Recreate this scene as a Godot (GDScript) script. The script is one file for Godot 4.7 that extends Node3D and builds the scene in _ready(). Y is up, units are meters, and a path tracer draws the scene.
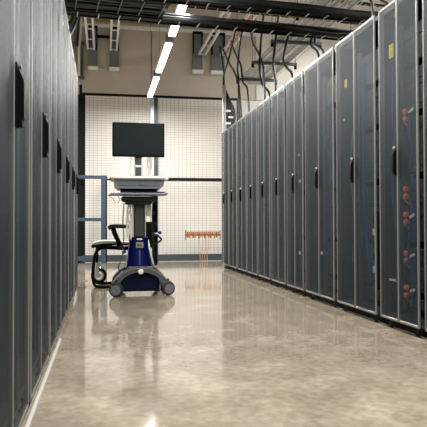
extends Node3D
# Data-centre aisle. Helper coordinates: x right, y up, z = metres ahead of the camera (Godot -Z).

const RX := 1.939      # door plane of the right row
const LX := -0.266     # door plane of the left row
const RH := 2.26       # rack height
var names := {}
var rng := RandomNumberGenerator.new()
var M := {}

func V(x: float, y: float, z: float) -> Vector3:
	return Vector3(x, y, -z)

# ---------------------------------------------------------------- naming
func numbered(called: String) -> String:
	if not names.has(called):
		names[called] = 0
		return called
	names[called] += 1
	return "%s_%03d" % [called, names[called]]

func thing(called: String, label: String, category: String, at: Vector3, group := "") -> Node3D:
	var o := Node3D.new()
	o.name = numbered(called)
	add_child(o)
	o.position = at
	tag(o, label, category, group)
	return o

func tag(o: Node, label: String, category: String, group := "", kind := "") -> void:
	if label: o.set_meta("label", label)
	if category: o.set_meta("category", category)
	if group: o.set_meta("group", group)
	if kind: o.set_meta("kind", kind)

func obj(called: String, st: SurfaceTool, mat: Material, parent: Node = null, off := Vector3.ZERO) -> MeshInstance3D:
	var o := MeshInstance3D.new()
	st.index()
	var m := st.commit()
	m.surface_set_material(0, mat)
	o.mesh = m
	o.position = off
	if parent == null:
		o.name = numbered(called)
		add_child(o)
	else:
		o.name = called
		parent.add_child(o, true)
	return o

func share(called: String, mesh: Mesh, parent: Node, at: Vector3) -> MeshInstance3D:
	var o := MeshInstance3D.new()
	o.mesh = mesh
	o.name = called
	o.position = at
	parent.add_child(o, true)
	return o

func struct(called: String, st: SurfaceTool, mat: Material) -> MeshInstance3D:
	var o := obj(called, st, mat)
	o.set_meta("kind", "structure")
	return o

# ---------------------------------------------------------------- shapes
func mb() -> SurfaceTool:
	var st := SurfaceTool.new()
	st.begin(Mesh.PRIMITIVE_TRIANGLES)
	return st

func tri(st: SurfaceTool, a: Vector3, b: Vector3, c: Vector3, na: Vector3, nb: Vector3, nc: Vector3) -> void:
	var g := (b - a).cross(c - a)
	if g.dot(na + nb + nc) > 0.0:
		var t := b
		b = c
		c = t
		t = nb
		nb = nc
		nc = t
	for k in 3:
		var p: Vector3 = [a, b, c][k]
		st.set_normal([na, nb, nc][k])
		st.set_uv(Vector2(p.x + p.z, p.y))
		st.add_vertex(p)

func quad(st: SurfaceTool, a: Vector3, b: Vector3, c: Vector3, d: Vector3, n: Vector3) -> void:
	tri(st, a, b, c, n, n, n)
	tri(st, a, c, d, n, n, n)

func box(st: SurfaceTool, c: Vector3, s: Vector3, bev := 0.0, bs := Basis.IDENTITY) -> void:
	var h := s * 0.5
	bev = minf(bev, minf(h.x, minf(h.y, h.z)) * 0.9)
	for ax in 3:
		var u := (ax + 1) % 3
		var w := (ax + 2) % 3
		for sg in [-1.0, 1.0]:
			var n := Vector3.ZERO
			n[ax] = sg
			var q := []
			for k in [[-1, -1], [1, -1], [1, 1], [-1, 1]]:
				var p := Vector3.ZERO
				p[ax] = sg * h[ax]
				p[u] = k[0] * (h[u] - bev)
				p[w] = k[1] * (h[w] - bev)
				q.append(c + bs * p)
			quad(st, q[0], q[1], q[2], q[3], bs * n)
	if bev <= 0.0:
		return
	for ax in 3:
		var u := (ax + 1) % 3
		var w := (ax + 2) % 3
		for su in [-1.0, 1.0]:
			for sw in [-1.0, 1.0]:
				var q := []
				for k in [[-1, 0], [1, 0], [1, 1], [-1, 1]]:
					var p := Vector3.ZERO
					p[ax] = k[0] * (h[ax] - bev)
					p[u] = su * (h[u] - (bev if k[1] == 1 else 0.0))
					p[w] = sw * (h[w] - (0.0 if k[1] == 1 else bev))
					q.append(c + bs * p)
				var n := Vector3.ZERO
				n[u] = su
				n[w] = sw
				quad(st, q[0], q[1], q[2], q[3], bs * n.normalized())
	for sx in [-1.0, 1.0]:
		for sy in [-1.0, 1.0]:
			for sz in [-1.0, 1.0]:
				var sgn := Vector3(sx, sy, sz)
				var q := []
				for ax in 3:
					var p := sgn * (h - Vector3.ONE * bev)
					p[ax] = sgn[ax] * h[ax]
					q.append(c + bs * p)
				var n := bs * sgn.normalized()
				tri(st, q[0], q[1], q[2], n, n, n)

func smooth(pts: Array, n := 5) -> Array:
	var out := []
	for i in pts.size() - 1:
		var p0: Vector3 = pts[maxi(i - 1, 0)]
		var p1: Vector3 = pts[i]
		var p2: Vector3 = pts[i + 1]
		var p3: Vector3 = pts[mini(i + 2, pts.size() - 1)]
		for k in n:
			out.append(p1.cubic_interpolate(p2, p0, p3, float(k) / n))
	out.append(pts[pts.size() - 1])
	return out

func tube(st: SurfaceTool, pts: Array, r: float, sides := 8, cap := true) -> void:
	var rings := []
	var nrm := []
	var t0: Vector3 = (pts[1] - pts[0]).normalized()
	var up := t0.cross(Vector3.UP)
	if up.length() < 0.1: up = t0.cross(Vector3.RIGHT)
	up = up.normalized()
	for i in pts.size():
		var t: Vector3
		if i == 0: t = t0
		elif i == pts.size() - 1: t = (pts[i] - pts[i - 1]).normalized()
		else: t = ((pts[i + 1] - pts[i]).normalized() + (pts[i] - pts[i - 1]).normalized()).normalized()
		up = (up - t * up.dot(t)).normalized()
		var side := t.cross(up)
		var ring := []
		var ns := []
		for k in sides:
			var a := TAU * k / sides
			var n := up * cos(a) + side * sin(a)
			ns.append(n)
			ring.append(pts[i] + n * r)
		rings.append(ring)
		nrm.append(ns)
	for i in pts.size() - 1:
		for k in sides:
			var j := (k + 1) % sides
			tri(st, rings[i][k], rings[i][j], rings[i + 1][j], nrm[i][k], nrm[i][j], nrm[i + 1][j])
			tri(st, rings[i][k], rings[i + 1][j], rings[i + 1][k], nrm[i][k], nrm[i + 1][j], nrm[i + 1][k])
	if cap:
		for e in [0, pts.size() - 1]:
			var n: Vector3 = -t0 if e == 0 else (pts[e] - pts[e - 1]).normalized()
			for k in range(1, sides - 1):
				tri(st, rings[e][0], rings[e][k], rings[e][k + 1], n, n, n)

func lathe(st: SurfaceTool, prof: Array, at: Vector3, axis: Vector3, segs := 20) -> void:
	# prof: Vector2(radius, along axis); flat shading along the profile, smooth around
	var a := axis.normalized()
	var u := a.cross(Vector3.UP)
	if u.length() < 0.1: u = a.cross(Vector3.RIGHT)
	u = u.normalized()
	var w := a.cross(u)
	for i in prof.size() - 1:
		var p: Vector2 = prof[i]
		var q: Vector2 = prof[i + 1]
		var d := q - p
		var nr := d.y
		var na := -d.x
		for k in segs:
			var r0 := u * cos(TAU * k / segs) + w * sin(TAU * k / segs)
			var r1 := u * cos(TAU * (k + 1) / segs) + w * sin(TAU * (k + 1) / segs)
			var n0 := (r0 * nr + a * na).normalized()
			var n1 := (r1 * nr + a * na).normalized()
			var A := at + r0 * p.x + a * p.y
			var B := at + r1 * p.x + a * p.y
			var C := at + r1 * q.x + a * q.y
			var D := at + r0 * q.x + a * q.y
			if q.x > 1e-6: tri(st, A, C, D, n0, n1, n0)
			if p.x > 1e-6: tri(st, A, B, C, n0, n1, n1)

func prism(st: SurfaceTool, poly: Array, at: Vector3, ex: Vector3, ey: Vector3, ez: Vector3) -> void:
	# polygon in the plane ex, ey, extruded from 0 to ez
	var pv := PackedVector2Array(poly)
	var idx := Geometry2D.triangulate_polygon(pv)
	var nz := ez.normalized()
	for i in range(0, idx.size(), 3):
		var p := []
		for k in 3: p.append(at + ex * pv[idx[i + k]].x + ey * pv[idx[i + k]].y)
		tri(st, p[0], p[1], p[2], -nz, -nz, -nz)
		tri(st, p[0] + ez, p[1] + ez, p[2] + ez, nz, nz, nz)
	var area := 0.0
	for i in pv.size():
		var q := pv[(i + 1) % pv.size()]
		area += pv[i].x * q.y - q.x * pv[i].y
	for i in pv.size():
		var a := pv[i]
		var b := pv[(i + 1) % pv.size()]
		var e := b - a
		var n2 := Vector2(e.y, -e.x).normalized() * signf(area)
		var n := (ex * n2.x + ey * n2.y).normalized()
		var A := at + ex * a.x + ey * a.y
		var B := at + ex * b.x + ey * b.y
		quad(st, A, B, B + ez, A + ez, n)

func loft(st: SurfaceTool, rings: Array, cap := true) -> void:
	# rings of equal length, smooth around and along
	var nr := rings.size()
	var m: int = rings[0].size()
	var cen := []
	for r in rings:
		var c := Vector3.ZERO
		for p in r: c += p
		cen.append(c / m)
	var nm := []
	for i in nr:
		var row := []
		for k in m:
			var du: Vector3 = rings[i][(k + 1) % m] - rings[i][(k + m - 1) % m]
			var dv: Vector3 = rings[mini(i + 1, nr - 1)][k] - rings[maxi(i - 1, 0)][k]
			var n := du.cross(dv).normalized()
			if n.dot(rings[i][k] - cen[i]) < 0.0: n = -n
			row.append(n)
		nm.append(row)
	for i in nr - 1:
		for k in m:
			var j := (k + 1) % m
			tri(st, rings[i][k], rings[i][j], rings[i + 1][j], nm[i][k], nm[i][j], nm[i + 1][j])
			tri(st, rings[i][k], rings[i + 1][j], rings[i + 1][k], nm[i][k], nm[i + 1][j], nm[i + 1][k])
	if cap:
		for e in [0, nr - 1]:
			var n: Vector3 = (cen[e] - cen[1 if e == 0 else nr - 2]).normalized()
			for k in m:
				tri(st, cen[e], rings[e][k], rings[e][(k + 1) % m], n, n, n)

func rrect(hx: float, hz: float, pw: float, y: float, n := 28, cx := 0.0, cz := 0.0) -> Array:
	var out := []
	for k in n:
		var a := TAU * (k + 0.5) / n
		var c := cos(a)
		var s := sin(a)
		out.append(Vector3(cx + hx * signf(c) * pow(absf(c), 2.0 / pw), y, cz + hz * signf(s) * pow(absf(s), 2.0 / pw)))
	return out

# ---------------------------------------------------------------- materials
func mat(col: Color, rough := 0.5, metal := 0.0, spec := 0.5) -> StandardMaterial3D:
	var m := StandardMaterial3D.new()
	m.albedo_color = col
	m.roughness = rough
	m.metallic = metal
	m.metallic_specular = spec
	return m

func noise_tex(freq: float, lo: Color, hi: Color, seed_: int, oct := 4, size := 512, mid := Color(0, 0, 0, 0), type := FastNoiseLite.TYPE_SIMPLEX_SMOOTH) -> NoiseTexture2D:
	var n := FastNoiseLite.new()
	n.noise_type = type
	n.frequency = freq
	n.seed = seed_
	n.fractal_octaves = oct
	var t := NoiseTexture2D.new()
	t.width = size
	t.height = size
	t.seamless = true
	t.noise = n
	var g := Gradient.new()
	g.set_color(0, lo)
	g.set_color(1, hi)
	if mid.a > 0: g.add_point(0.55, mid)
	t.color_ramp = g
	return t

func make_materials() -> void:
	# perforated steel: staggered round holes, 8 mm pitch
	var im := Image.create(64, 64, false, Image.FORMAT_RGBA8)
	for y in 64:
		for x in 64:
			var best := 99.0
			for c in [[16, 16], [48, 48], [-16, 48], [16, 80], [48, -16], [80, 16]]:
				best = minf(best, Vector2(x + 0.5 - c[0], y + 0.5 - c[1]).length())
			var a := clampf((best - 14.5) / 3.0, 0.0, 1.0)
			im.set_pixel(x, y, Color(1, 1, 1, a))
	var holes := ImageTexture.create_from_image(im)
	var pf := mat(Color(0.105, 0.15, 0.172), 0.55, 0.0, 0.3)
	pf.albedo_texture = holes
	pf.transparency = BaseMaterial3D.TRANSPARENCY_ALPHA
	pf.cull_mode = BaseMaterial3D.CULL_DISABLED
	pf.uv1_triplanar = true
	pf.uv1_world_triplanar = true
	pf.uv1_scale = Vector3.ONE * 90.0
	M.perf = pf
	M.stile = mat(Color(0.45, 0.45, 0.445), 0.34, 0.25)
	M.rack = mat(Color(0.085, 0.09, 0.1), 0.5)
	M.post = mat(Color(0.05, 0.052, 0.056), 0.5)
	M.gear = mat(Color(0.1, 0.11, 0.125), 0.5)
	M.gear2 = mat(Color(0.27, 0.28, 0.3), 0.45, 0.2)
	M.black = mat(Color(0.024, 0.027, 0.032), 0.55, 0.0, 0.2)
	M.lock = mat(Color(0.3, 0.3, 0.3), 0.35, 0.3)
	M.blackgloss = mat(Color(0.03, 0.03, 0.035), 0.22)
	M.cable = mat(Color(0.024, 0.032, 0.048), 0.32, 0.0, 0.5)
	M.bluecab = mat(Color(0.1, 0.23, 0.46), 0.4)
	M.whitecab = mat(Color(0.82, 0.81, 0.78), 0.45)
	M.orange = mat(Color(0.95, 0.45, 0.25), 0.4)
	M.yellow = mat(Color(0.92, 0.8, 0.12), 0.5)
	M.olive = mat(Color(0.55, 0.5, 0.22), 0.5)
	M.white = mat(Color(0.9, 0.89, 0.87), 0.5)
	M.cream = mat(Color(0.88, 0.85, 0.78), 0.4)
	M.galv = mat(Color(0.88, 0.89, 0.9), 0.4, 0.1)
	M.galvdark = mat(Color(0.4, 0.42, 0.44), 0.45, 0.4)
	M.sleeve = mat(Color(0.42, 0.44, 0.455), 0.5)
	M.teal = mat(Color(0.3, 0.36, 0.37), 0.45, 0.2)
	M.fence = mat(Color(0.04, 0.05, 0.06), 0.5, 0.0, 0.3)
	M.fencegrey = mat(Color(0.22, 0.245, 0.262), 0.45, 0.0, 0.4)
	M.slate = mat(Color(0.2, 0.265, 0.32), 0.42, 0.0, 0.4)
	M.wire = mat(Color(0.62, 0.595, 0.56), 0.5, 0.0)
	M.copper = mat(Color(0.64, 0.41, 0.2), 0.4, 0.2)
	M.copperdark = mat(Color(0.5, 0.3, 0.13), 0.4, 0.2)
	M.copperwire = mat(Color(0.78, 0.62, 0.46), 0.4, 0.2)
	M.navy = mat(Color(0.015, 0.045, 0.23), 0.25, 0.0, 0.3)
	M.navy.clearcoat_enabled = true
	M.navy.clearcoat = 0.25
	M.navy.clearcoat_roughness = 0.15
	M.navydark = mat(Color(0.012, 0.05, 0.16), 0.4, 0.0, 0.25)
	M.cartgrey = mat(Color(0.27, 0.285, 0.3), 0.35)
	M.cartdark = mat(Color(0.17, 0.18, 0.185), 0.4)
	M.drawer = mat(Color(0.36, 0.38, 0.43), 0.4)
	M.tray = mat(Color(0.45, 0.45, 0.5), 0.4)
	M.rubber = mat(Color(0.1, 0.105, 0.11), 0.6)
	M.hub = mat(Color(0.38, 0.395, 0.405), 0.45)
	M.alu = mat(Color(0.78, 0.78, 0.77), 0.3, 0.6)
	M.screen = mat(Color(0.1, 0.125, 0.132), 0.45, 0.0, 0.15)
	M.bezel = mat(Color(0.03, 0.05, 0.065), 0.45, 0.0, 0.15)
	M.pad = mat(Color(0.68, 0.68, 0.64), 0.8)
	M.blueplug = mat(Color(0.1, 0.14, 0.5), 0.4)
	M.led = StandardMaterial3D.new()
	M.led.albedo_color = Color(0.95, 0.95, 0.93)
	M.led.emission_enabled = true
	M.led.emission = Color(1.0, 0.985, 0.96)
	M.led.emission_energy_multiplier = 5.0
	# polished concrete
	var fl := mat(Color(0.98, 0.965, 0.935), 0.088, 0.0, 0.55)
	fl.albedo_texture = noise_tex(0.006, Color(0.53, 0.495, 0.45), Color(0.68, 0.655, 0.61), 7, 7, 1024, Color(0.6, 0.568, 0.52))
	fl.uv1_triplanar = true
	fl.uv1_world_triplanar = true
	fl.uv1_scale = Vector3(0.45, 0.45, 0.45)
	fl.detail_enabled = true
	fl.detail_blend_mode = BaseMaterial3D.BLEND_MODE_MUL
	fl.detail_albedo = noise_tex(0.035, Color(0.8, 0.79, 0.775), Color(1.0, 1.0, 1.0), 21, 6, 1024)
	fl.detail_uv_layer = BaseMaterial3D.DETAIL_UV_1
	fl.roughness_texture = noise_tex(0.012, Color(0.86, 0.86, 0.86), Color(1.0, 1.0, 1.0), 33, 5, 512)
	M.floor = fl
	var wl := mat(Color(1, 1, 1), 0.75)
	wl.albedo_texture = noise_tex(0.01, Color(0.87, 0.86, 0.84), Color(0.895, 0.885, 0.865), 5, 4, 256)
	wl.uv1_triplanar = true
	wl.uv1_world_triplanar = true
	wl.uv1_scale = Vector3.ONE * 0.5
	M.wall = wl
	var wu := mat(Color(1, 1, 1), 0.8)
	wu.albedo_texture = noise_tex(0.01, Color(0.73, 0.69, 0.645), Color(0.765, 0.73, 0.69), 9, 4, 256)
	wu.uv1_triplanar = true
	wu.uv1_world_triplanar = true
	wu.uv1_scale = Vector3.ONE * 0.5
	M.wallup = wu
	M.ceil = mat(Color(0.78, 0.76, 0.73), 0.7)

# ---------------------------------------------------------------- lamps
func fixture(x: float, y: float, z: float, label: String, group := "", energy := 9.6) -> void:
	# a 1.5 m strip luminaire hung from the ceiling; z is its near end
	var t := thing("strip_light", label, "light", V(x, y, z + 0.75), group)
	var st := mb()
	box(st, Vector3(0, 0.045, 0), Vector3(0.1, 0.05, 1.5), 0.01)
	obj("housing", st, M.white, t)
	st = mb()
	box(st, Vector3(0, 0.008, 0), Vector3(0.088, 0.024, 1.46), 0.006)
	obj("diffuser", st, M.led, t)
	for s in [-0.6, 0.6]:
		st = mb()
		tube(st, [Vector3(0, 0.07, s), Vector3(0, 5.2 - y, s)], 0.003, 6)
		obj("suspension_wire", st, M.galvdark, t)
	st = mb()
	box(st, Vector3(0, 0.055, 0.8), Vector3(0.11, 0.09, 0.09), 0.008)
	obj("mounting_bracket", st, M.galvdark, t)
	var a := AreaLight3D.new()
	a.name = "lamp_glow"
	a.area_size = Vector2(0.088, 1.46)
	a.light_energy = energy
	a.light_color = Color(1.0, 0.99, 0.97)
	a.shadow_enabled = true
	a.set("area_range", 16.0)
	a.set("area_attenuation", 2.0)
	a.rotation.x = -PI / 2
	a.position = Vector3(0, -0.012, 0)
	t.add_child(a, true)

# ---------------------------------------------------------------- racks
func door_leaf(w: float, h: float, handle_side: int, root: Node3D, zc: float, nx: float) -> void:
	# leaf in the local frame of a rack: z along the row, nx = direction the door faces
	var o := Node3D.new()
	o.name = "door"
	root.add_child(o, true)
	o.position = Vector3(0, 0.062, zc)
	var st := mb()
	quad(st, Vector3(-0.001 * nx, 0.01, -w / 2 + 0.006), Vector3(-0.001 * nx, 0.01, w / 2 - 0.006), Vector3(-0.001 * nx, h - 0.01, w / 2 - 0.006), Vector3(-0.001 * nx, h - 0.01, -w / 2 + 0.006), Vector3(nx, 0, 0))
	obj("perforated_sheet", st, M.perf, o)
	st = mb()
	var sw := 0.012
	for s in [-1.0, 1.0]:
		var ww := 0.009 if signf(s) == -signf(zc) else 0.014
		box(st, Vector3(-0.006 * nx, h / 2, s * (w / 2 - ww / 2)), Vector3(0.014, h, ww), 0.003)
	box(st, Vector3(-0.006 * nx, h - 0.012, 0), Vector3(0.014, 0.024, w - 2 * sw), 0.004)
	box(st, Vector3(-0.006 * nx, 0.01, 0), Vector3(0.014, 0.02, w - 2 * sw), 0.004)
	obj("door_frame", st, M.stile, o)
	if handle_side != 0:
		st = mb()
		var zz := handle_side * (w / 2 - 0.018)
		var hy := 1.085 if nx < 0 else 1.055
		box(st, Vector3(0.004 * nx, hy, zz), Vector3(0.008, 0.2, 0.03), 0.003)
		prism(st, [Vector2(0.002, 0.078), Vector2(0.008, 0.078), Vector2(0.023, 0.045), Vector2(0.024, -0.072), Vector2(0.016, -0.08), Vector2(0.02, -0.098), Vector2(0.002, -0.098)], Vector3(0.004 * nx, hy, zz - 0.012), Vector3(nx, 0, 0), Vector3(0, 1, 0), Vector3(0, 0, 0.024))
		obj("handle", st, M.black, o)
		st = mb()
		lathe(st, [Vector2(0, 0.012), Vector2(0.008, 0.01), Vector2(0.01, 0.0)], Vector3(0.008 * nx, hy + 0.089, zz), Vector3(nx, 0, 0), 14)
		obj("lock_barrel", st, M.alu if nx < 0 else M.lock, o)

func make_rack(width: float, facing: float, label: String, group: String) -> Node3D:
	# origin on the floor at the middle of the door plane; facing: +1 doors look to +x
	var t := thing("server_rack", label, "server rack", Vector3.ZERO, group)
	var nx := facing
	var dp := 1.1
	var st := mb()
	var fx := -0.045 * nx      # frame face behind the doors
	var cx := fx - nx * dp / 2
	for s in [-1.0, 1.0]:
		box(st, Vector3(cx, 1.155, s * (width / 2 - 0.012)), Vector3(dp, 2.19, 0.022))
	box(st, Vector3(cx, RH - 0.02, 0), Vector3(dp, 0.035, width - 0.003), 0.004)
	box(st, Vector3(cx, 0.075, 0), Vector3(dp, 0.03, width - 0.003))
	box(st, Vector3(fx - nx * (dp - 0.015), 1.15, 0), Vector3(0.02, 2.16, width - 0.03))
	obj("cabinet_body", st, M.rack, t)
	st = mb()
	for s in [-1.0, 1.0]:
		box(st, Vector3(fx - nx * 0.012, 1.155, s * (width / 2 - 0.018)), Vector3(0.03, 2.2, 0.034), 0.004)
	box(st, Vector3(fx - nx * 0.012, RH - 0.022, 0), Vector3(0.03, 0.04, width - 0.07), 0.004)
	obj("front_frame", st, M.post, t)
	st = mb()
	box(st, Vector3(cx - nx * 0.01, 0.03, 0), Vector3(dp - 0.04, 0.056, width - 0.004), 0.003)
	obj("plinth", st, M.black, t)
	for s in [-1.0, 1.0]:
		st = mb()
		lathe(st, [Vector2(0, 0), Vector2(0.018, 0.0), Vector2(0.018, 0.012), Vector2(0.007, 0.016), Vector2(0.007, 0.056), Vector2(0, 0.056)], Vector3(-0.04 * nx, 0, s * (width / 2 - 0.12)), Vector3.UP, 12)
		obj("levelling_foot", st, M.rack, t)
	st = mb()
	var y := 0.12
	var gx := fx - nx * 0.13
	var k := 0
	while y < 2.1:
		var hh: float = [0.086, 0.043, 0.13, 0.043, 0.086, 0.172][k % 6]
		box(st, Vector3(gx - nx * 0.2, y + hh / 2, 0), Vector3(0.4, hh - 0.004, 0.46), 0.003)
		y += hh + (0.0 if k % 4 else 0.044)
		k += 1
	obj("equipment_stack", st, M.gear, t)
	for s in [-1.0, 1.0]:
		st = mb()
		box(st, Vector3(gx + nx * 0.012, 1.12, s * 0.245), Vector3(0.03, 2.05, 0.03), 0.003)
		obj("mounting_rail", st, M.gear2, t)
	var lw := (width - 0.07) / 2
	var lh := RH - 0.062 - 0.012
	door_leaf(lw - 0.002, lh, 1, t, -lw / 2 - 0.0005, nx)
	door_leaf(lw - 0.002, lh, 0, t, lw / 2 + 0.0005, nx)
	return t

func one_tube(called: String, pts: Array, r: float, m: Material, label: String, category: String, group := "", n := 5, sides := 8) -> MeshInstance3D:
	var st := mb()
	tube(st, smooth(pts, n) if n > 1 else pts, r, sides)
	var o := obj(called, st, m)
	tag(o, label, category, group)
	return o

# ---------------------------------------------------------------- build
func _ready() -> void:
	rng.seed = 11
	make_materials()
	setup_view()
	build_room()
	build_lamps()
	build_racks()
	build_fence()
	build_overhead()
	build_cart()
	build_chair()
	build_rack_contents()
	build_small()

func setup_view() -> void:
	var cam := Camera3D.new()
	cam.name = "camera"
	cam.fov = rad_to_deg(2.0 * atan(213.5 / 597.27))
	cam.near = 0.05
	cam.far = 60.0
	var yaw := 0.1819
	var pit := 0.018
	var rol := -0.0024
	var f := Vector3(sin(yaw), 0, -cos(yaw))
	var r := Vector3(cos(yaw), 0, sin(yaw))
	var f2 := f * cos(pit) + Vector3.UP * sin(pit)
	var u2 := Vector3.UP * cos(pit) - f * sin(pit)
	var r3 := r * cos(rol) + u2 * sin(rol)
	var u3 := u2 * cos(rol) - r * sin(rol)
	cam.transform = Transform3D(Basis(r3, u3, -f2), Vector3(0, 0.7219, 0))
	add_child(cam)
	cam.current = true
	var we := WorldEnvironment.new()
	we.name = "environment"
	var e := Environment.new()
	e.background_mode = Environment.BG_COLOR
	e.background_color = Color(0.02, 0.02, 0.022)
	e.ambient_light_source = Environment.AMBIENT_SOURCE_DISABLED
	e.tonemap_mode = Environment.TONE_MAPPER_LINEAR
	e.tonemap_exposure = 1.0
	e.sdfgi_enabled = true
	e.ssao_enabled = true
	e.ssil_enabled = true
	we.environment = e
	add_child(we)

func build_lamps() -> void:
	var words := ["strip light nearest the far wall, its glow ending at the mesh fence", "long glowing strip light in front of the beige wall, second from the fence", "strip light partly hidden behind the black cable trays over the aisle", "strip light at the top edge of the view, in front of the black cable trays", "fifth strip light from the fence, over the aisle near the nearest racks", "sixth strip light from the fence, overhead between the two rack rows", "seventh strip light from the fence, overhead at the near end of the aisle"]
	for k in 7:
		fixture(0.83, 3.05, 9.45 - 1.8 * k, words[k], "strip lights along the aisle")
	# the open floor beside the left row and the next aisles have their own rows
	for k in 3:
		fixture(-2.6, 3.05, 9.7 - 1.8 * k, ["strip light beside the far wall, over the open floor left of the aisle", "middle strip light over the open floor left of the aisle", "strip light over the open floor behind the left rack row"][k], "strip lights over the open floor on the left")
	for k in 5:
		fixture(5.2, 4.5, 9.7 - 1.8 * k, ["first", "second", "third", "fourth", "fifth"][k] + " strip light from the far wall, over the next aisle behind the right rack row", "strip lights over the next aisle")

func build_room() -> void:
	var st := mb()
	box(st, V(0.8, -0.1, 3.5), Vector3(13.0, 0.2, 17.6))
	struct("floor", st, M.floor)
	st = mb()
	box(st, V(0.8, 5.35, 3.5), Vector3(13.0, 0.2, 17.6))
	struct("ceiling", st, M.ceil)
	# far wall: off-white lower part, beige panels with open joints above
	var w := Node3D.new()
	w.name = "wall_far"
	add_child(w)
	w.set_meta("kind", "structure")
	st = mb()
	box(st, V(0.8, 2.6, 12.16), Vector3(13.0, 5.3, 0.2))
	obj("wall_core", st, M.galvdark, w)
	st = mb()
	box(st, V(0.8, 1.64, 12.02), Vector3(13.0, 3.28, 0.1))
	obj("white_wall_panel", st, M.wall, w)
	var xs := [-5.7, -3.4, -1.2, 0.945, 3.1, 5.2, 7.3]
	for i in xs.size() - 1:
		st = mb()
		box(st, V((xs[i] + xs[i + 1]) / 2, 4.27, 12.02), Vector3(xs[i + 1] - xs[i] - 0.014, 1.96, 0.1), 0.006)
		obj("beige_wall_panel" if i < 4 else "pale_wall_panel", st, M.wallup if i < 4 else M.wall, w)
	st = mb()
	box(st, V(-5.75, 2.6, 3.5), Vector3(0.2, 5.4, 17.6))
	struct("wall_left", st, M.wall)
	st = mb()
	box(st, V(7.35, 2.6, 3.5), Vector3(0.2, 5.4, 17.6))
	struct("wall_right", st, M.wall)
	st = mb()
	box(st, V(0.8, 2.6, -5.2), Vector3(13.0, 5.4, 0.2))
	struct("wall_back", st, M.wallup)
	# white edge strip on the floor along the left row
	st = mb()
	box(st, V(LX + 0.0, 0.006, 2.66), Vector3(0.016, 0.012, 2.4), 0.003)
	struct("trim_1", st, mat(Color(0.62, 0.62, 0.61), 0.5))

func build_racks() -> void:
	var protos := {}
	# the row ends with the rack beside the fence
	var ws := [0.6, 0.6, 0.8, 0.8, 0.6, 0.6, 0.6, 0.6, 0.6, 0.6, 0.6]
	var rl := ["server rack cut off by the right edge of the picture, nearest in the right row", "tall narrow rack with orange and white patch connectors behind its mesh doors", "wide rack just left of the one with orange connectors, grey power strip behind its mesh", "wide rack with white tags behind its mesh, farther of the two wide racks", "narrow rack next to the farther wide rack in the right row", "sixth rack from the fence in the right row", "fifth rack from the fence in the right row", "fourth rack from the fence in the right row", "third rack from the fence in the right row", "second rack from the fence in the right row", "last rack of the right row, at its far end near the mesh fence"]
	var z := 2.8156
	for i in ws.size():
		var key := "R%s" % ws[i]
		var t: Node3D
		if not protos.has(key):
			t = make_rack(ws[i], -1.0, rl[i], "racks of the right row")
			protos[key] = t
		else:
			t = protos[key].duplicate()
			t.name = numbered("server_rack")
			add_child(t)
			t.set_meta("label", rl[i])
		t.position = V(RX, 0, z + ws[i] / 2)
		z += ws[i]
	var ll := ["left-hand rack filling the picture's left edge, with the largest black handle", "second left-hand rack from the camera, black handle at mid height", "third left-hand rack from the camera", "fourth left-hand rack from the camera", "fifth left-hand rack from the camera, next to last", "last left-hand rack, at the far end beside the open floor"]
	var p: Node3D
	for i in 6:
		var t: Node3D
		if i == 0:
			t = make_rack(0.8217, 1.0, ll[0], "racks of the left row")
			p = t
		else:
			t = p.duplicate()
			t.name = numbered("server_rack")
			add_child(t)
			t.set_meta("label", ll[i])
		t.position = V(LX, 0, 1.467 + 0.8217 * (i + 0.5))

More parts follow.
